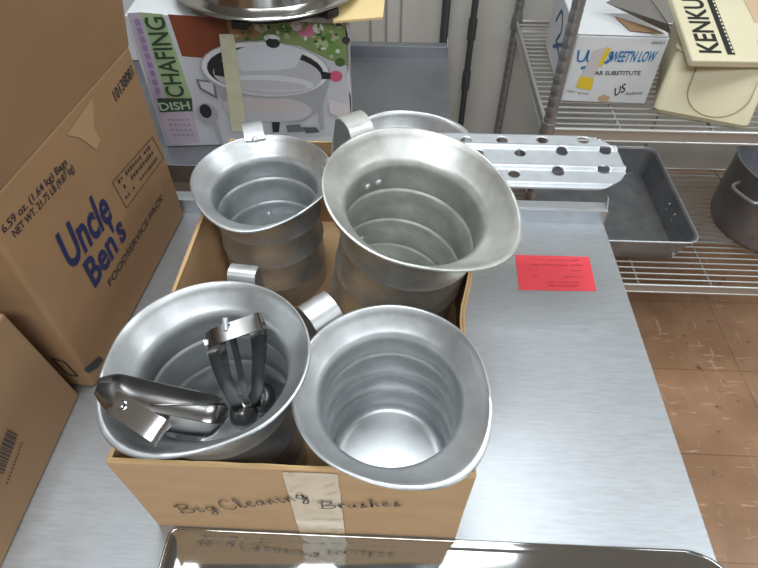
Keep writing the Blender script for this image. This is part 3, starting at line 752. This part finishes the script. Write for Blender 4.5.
art.textp('US', (615, 96), (628, 90), .020, flat(24, 24, 28), bold=.01, shear=.5); art.textp('Foodservice', (625, 95), (642, 94), .008, flat(24, 24, 28), shear=.3)
art.textp('000431', (651, 44), (664, 44), .006, NV); art.textp('100/1 gram', (566, 92), (588, 95), .006, NV)
art.polyp([(598, 97), (604, 94), (610, 97), (608, 101), (600, 102)], flat(190, 160, 128))
o = art.build('printed_front', sw); o.location = -sw.location; o['label'] = 'blue printed lettering with a yellow and white sticker'
art = Art(hi[3]*0+lo[3], lo[0]-lo[3], (0, 0, 1), .0008)
for pts in (((.07, .09), (.11, .13), (.15, .10), (.12, .06), (.18, .08), (.22, .12)), ((.10, .04), (.15, .06), (.2, .05))):
    art.stroke([p.xy[:] for p in smooth_path([(*p, 0) for p in pts], 6)], .008, flat(60, 96, 140))
o = art.build('printed_side', sw); o.location = -sw.location
def flap(pts, m, name='carton_flap', label=None):
    b = bmesh.new(); n = (V(pts[1])-V(pts[0])).cross(V(pts[3])-V(pts[0])).normalized()*.0025
    hexa(b, [V(p) for p in pts], [V(p)+n for p in pts]); o = obj(name, loc(b, sw), m, sw, bevel=.0008)
    if label: o['label'] = label
a0, b0 = hi[1], hi[2]
flap([hi[0]+V((0, .0, .001)), hi[0]+ex*.19+V((0, 0, .001)), hi[0]+ex*.19+ey*.10+V((0, 0, .006)), hi[0]+ey*.10+V((0, 0, .006))], WHITE)
flap([hi[3], hi[2], hi[2]+V((0, .06, .09)), hi[3]+V((0, .06, .09))], WHITE)
flap([P(606, 3, SHt+.035), P(671, 34, SHt+.012), P(668, 24, SHt+.04), P(640, -16, SHt+.07)], GREYCARD, label='grey torn flap with a bare brown edge')
flap([P(615, 16, SHt+.012), P(650, 27, SHt+.012), P(664, 33, SHt+.010), P(630, 30, SHt+.008)], CARD_G, label='brown torn inner flap')

# cream dispenser
q0, q1 = P(651, 113, .002), P(744, 131, .002); q0.z = q1.z = .0022; ex = (q1-q0).normalized(); ey = V((-ex.y, ex.x, 0)); DD = .34; W_ = (q1-q0).length; HD = .128
t = thing('wrap_dispenser', 'cream plastic wrap dispenser with a lettered lid on the upper wire shelf', 'dispenser', (q0.x, q0.y, q0.z), math.atan2(ex.y, ex.x))
lp = []
for z, d, fr in ((0, .006, .0), (.012, 0, .0), (HD*.85, .004, .022), (HD, .010, .030)):
    lp.append([(x, y, z) for x, y in rrect(d, W_+.006-d, fr+d, DD, .016, 5)])
obj('dispenser_body', loops(bmesh.new(), lp), CREAM, t, smooth=40)
# raised oval line of the front panel
pts = []
for k in range(25):
    f = PI+PI*k/24; u = W_*.60+.062*math.cos(f); v = .070+.052*math.sin(f); pts.append((u, .0+.022*(v-.012)/(HD*.85-.012)-.0006, v))
pts = [(pts[0][0], .0255, HD*.9)]+pts+[(pts[-1][0], .0255, HD*.9)]
obj('panel_seam', tube(bmesh.new(), pts, .0011, 6), flat(168, 158, 122), t, smooth=1)
b = bmesh.new(); lathe(b, [(0, HD), (.026, HD), (.027, HD+.004), (.024, HD+.008), (0, HD+.008)], 24, c=(.030, .062)); obj('side_knob', b, CREAM, t, smooth=40)
# lid
l0 = P(692, 60, .150); xl = l0.x; d = ray(674, 0); lb_ = EYE+d*((xl+.004)/d.x) ; 
inv = Matrix.Rotation(-math.atan2(ex.y, ex.x), 3, 'Z')
exl = V((1, .0, 0)); eyl = V((.0, 1, .0)); eyl = (lb_-l0); eyl.x = .0; eyl.normalize(); nl = exl.cross(eyl)
if nl.z < 0: nl = -nl
LW, LD = .26, .34
cc = [l0, l0+exl*LW, l0+exl*LW+eyl*LD, l0+eyl*LD]
tolid = lambda p: inv @ (p-V(t.location))
b = bmesh.new(); hexa(b, [tolid(p-nl*.018) for p in cc], [tolid(p) for p in cc]); lid = obj('lid', b, CREAM, t, bevel=.004, seg=3)
art = Art(l0, exl, eyl, .0006); INK = flat(34, 36, 34)
art.text('KENKUT', (.066, .022), (.066, .235), .046, INK, bold=.022)
art.poly([(.076, .018), (.092, .018), (.092, .30), (.076, .30)], INK)
for k in range(22): art.poly([(.087, .024+k*.0125), (.0905, .024+k*.0125), (.0905, .031+k*.0125), (.087, .031+k*.0125)], CREAM, False)
for k in range(6): art.stroke([(.150+.0008*(k % 2), .02+k*.008), (.150, .025+k*.008)], .003, flat(150, 140, 104))
art.poly([(.16, .12), (.20, .14), (.19, .30), (.15, .30)], flat(206, 178, 146))
o = art.build('lid_lettering', lid); o.matrix_parent_inverse = Matrix.Identity(4)
o.data.transform(Matrix.Rotation(-math.atan2(ex.y, ex.x), 4, 'Z') @ Matrix.Translation(-V(t.location)))

# roasting pan on the lower shelf
px0, px1, py0, py1 = .398, .858, 1.205, 1.674; zb, zr = -.4975, -.405
t = thing('roasting_pan', 'large grey rectangular roasting pan on the lower wire shelf', 'pan', ((px0+px1)/2, (py0+py1)/2, zb))
lp = []
for d, z, r in ((.030, zb, .03), (.026, zb+.004, .032), (.006, zr-.006, .036), (.0, zr-.003, .038), (-.002, zr, .038), (.002, zr+.002, .036), (.008, zr-.002, .034), (.028, zb+.008, .028), (.034, zb+.004, .026)):
    lp.append([(x, y, z) for x, y in rrect(px0+d, px1-d, py0+d, py1-d, r)])
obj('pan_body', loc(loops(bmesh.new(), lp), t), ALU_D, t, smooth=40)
b = bmesh.new(); tube(b, [(x, y, zr) for x, y in rrect(px0, px1, py0, py1, .038)], .0032, 8, closed=True); obj('rolled_rim', loc(b, t), GALV, t, smooth=1)
for k in range(4):
    b = bmesh.new(); y = 1.36+(k % 2)*.05+.0*k; z = zr-.028-(k//2)*.022; rod(b, (px1-.016, y, z), (px1-.020, y, z), .0045, 12); obj('rivet', loc(b, t), GALV, t, smooth=40)
b = bmesh.new(); rod(b, (.80, py0+.010, zr-.05), (.80, py0+.004, zr-.05), .005, 12); obj('rivet', loc(b, t), GALV, t, smooth=40)

# stock pot
pr_ = .175; pcx, pcy = .985+pr_, 1.40; zr = -.265
t = thing('stock_pot', 'dark grey aluminium stock pot at the right end of the lower wire shelf', 'pot', (pcx, pcy, -.4975))
H_ = zr+.4975
prof = [(0, 0), (pr_-.03, 0), (pr_-.010, .008), (pr_-.002, .03), (pr_, .06), (pr_, H_-.01), (pr_+.006, H_-.003), (pr_+.007, H_), (pr_+.003, H_+.002), (pr_-.003, H_-.008), (pr_-.003, .03), (pr_-.03, .004), (0, .004)]
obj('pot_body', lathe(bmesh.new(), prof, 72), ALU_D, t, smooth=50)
for a_ in (R(205), R(25)):
    e = V((math.cos(a_), math.sin(a_), 0)); s_ = V((-e.y, e.x, 0)); pts = [e*(pr_+.001)+s_*-.045+V((0, 0, H_-.045)), e*(pr_+.03)+s_*-.04+V((0, 0, H_-.05)), e*(pr_+.034)+V((0, 0, H_-.052)), e*(pr_+.03)+s_*.04+V((0, 0, H_-.05)), e*(pr_+.001)+s_*.045+V((0, 0, H_-.045))]
    obj('handle', tube(bmesh.new(), smooth_path(pts, 5), .005, 10), ALU, t, smooth=1)

# ------------------------------------------------------------------ light, camera
def area(name, loc_, sx, sy, e, col=(1, .98, .95), rot=(0, 0, 0)):
    l = bpy.data.lights.new(name, 'AREA'); l.shape = 'RECTANGLE'; l.size = sx; l.size_y = sy; l.energy = e; l.color = col
    o = bpy.data.objects.new(name, l); C.objects.link(o); o.location = loc_; o.rotation_euler = rot
COOL = (.90, .96, 1.0)
area('ceiling_lamp', (-.1, .80, CZ-.03), 1.25, .6, 17, COOL)
area('ceiling_lamp', (-.1, -.95, CZ-.03), 1.25, .6, 24, COOL)
area('ceiling_lamp', (2.2, .55, CZ-.03), 1.25, .6, 22, COOL)
area('ceiling_lamp', (1.7, -1.2, CZ-.03), 1.25, .6, 16, COOL)
w_ = bpy.data.worlds.new('room_air'); w_.use_nodes = True; w_.node_tree.nodes['Background'].inputs[0].default_value = (.5, .5, .5, 1); w_.node_tree.nodes['Background'].inputs[1].default_value = .0
bpy.context.scene.world = w_
cd = bpy.data.cameras.new('camera'); cd.sensor_width = 36; cd.lens = F*36/758; cd.clip_start = .02
cam = bpy.data.objects.new('camera', cd); C.objects.link(cam)
cam.matrix_world = Matrix(((rt.x, up.x, -fw.x, EYE.x), (rt.y, up.y, -fw.y, EYE.y), (rt.z, up.z, -fw.z, EYE.z), (0, 0, 0, 1)))
for o in C.objects:
    if o.parent is None: o.location.z += -FZ
S = bpy.context.scene; S.camera = cam
S.view_settings.view_transform = 'Standard'; S.view_settings.look = 'None'; S.view_settings.gamma = 1; S.view_settings.use_curve_mapping = False
S.view_settings.exposure = 0.45
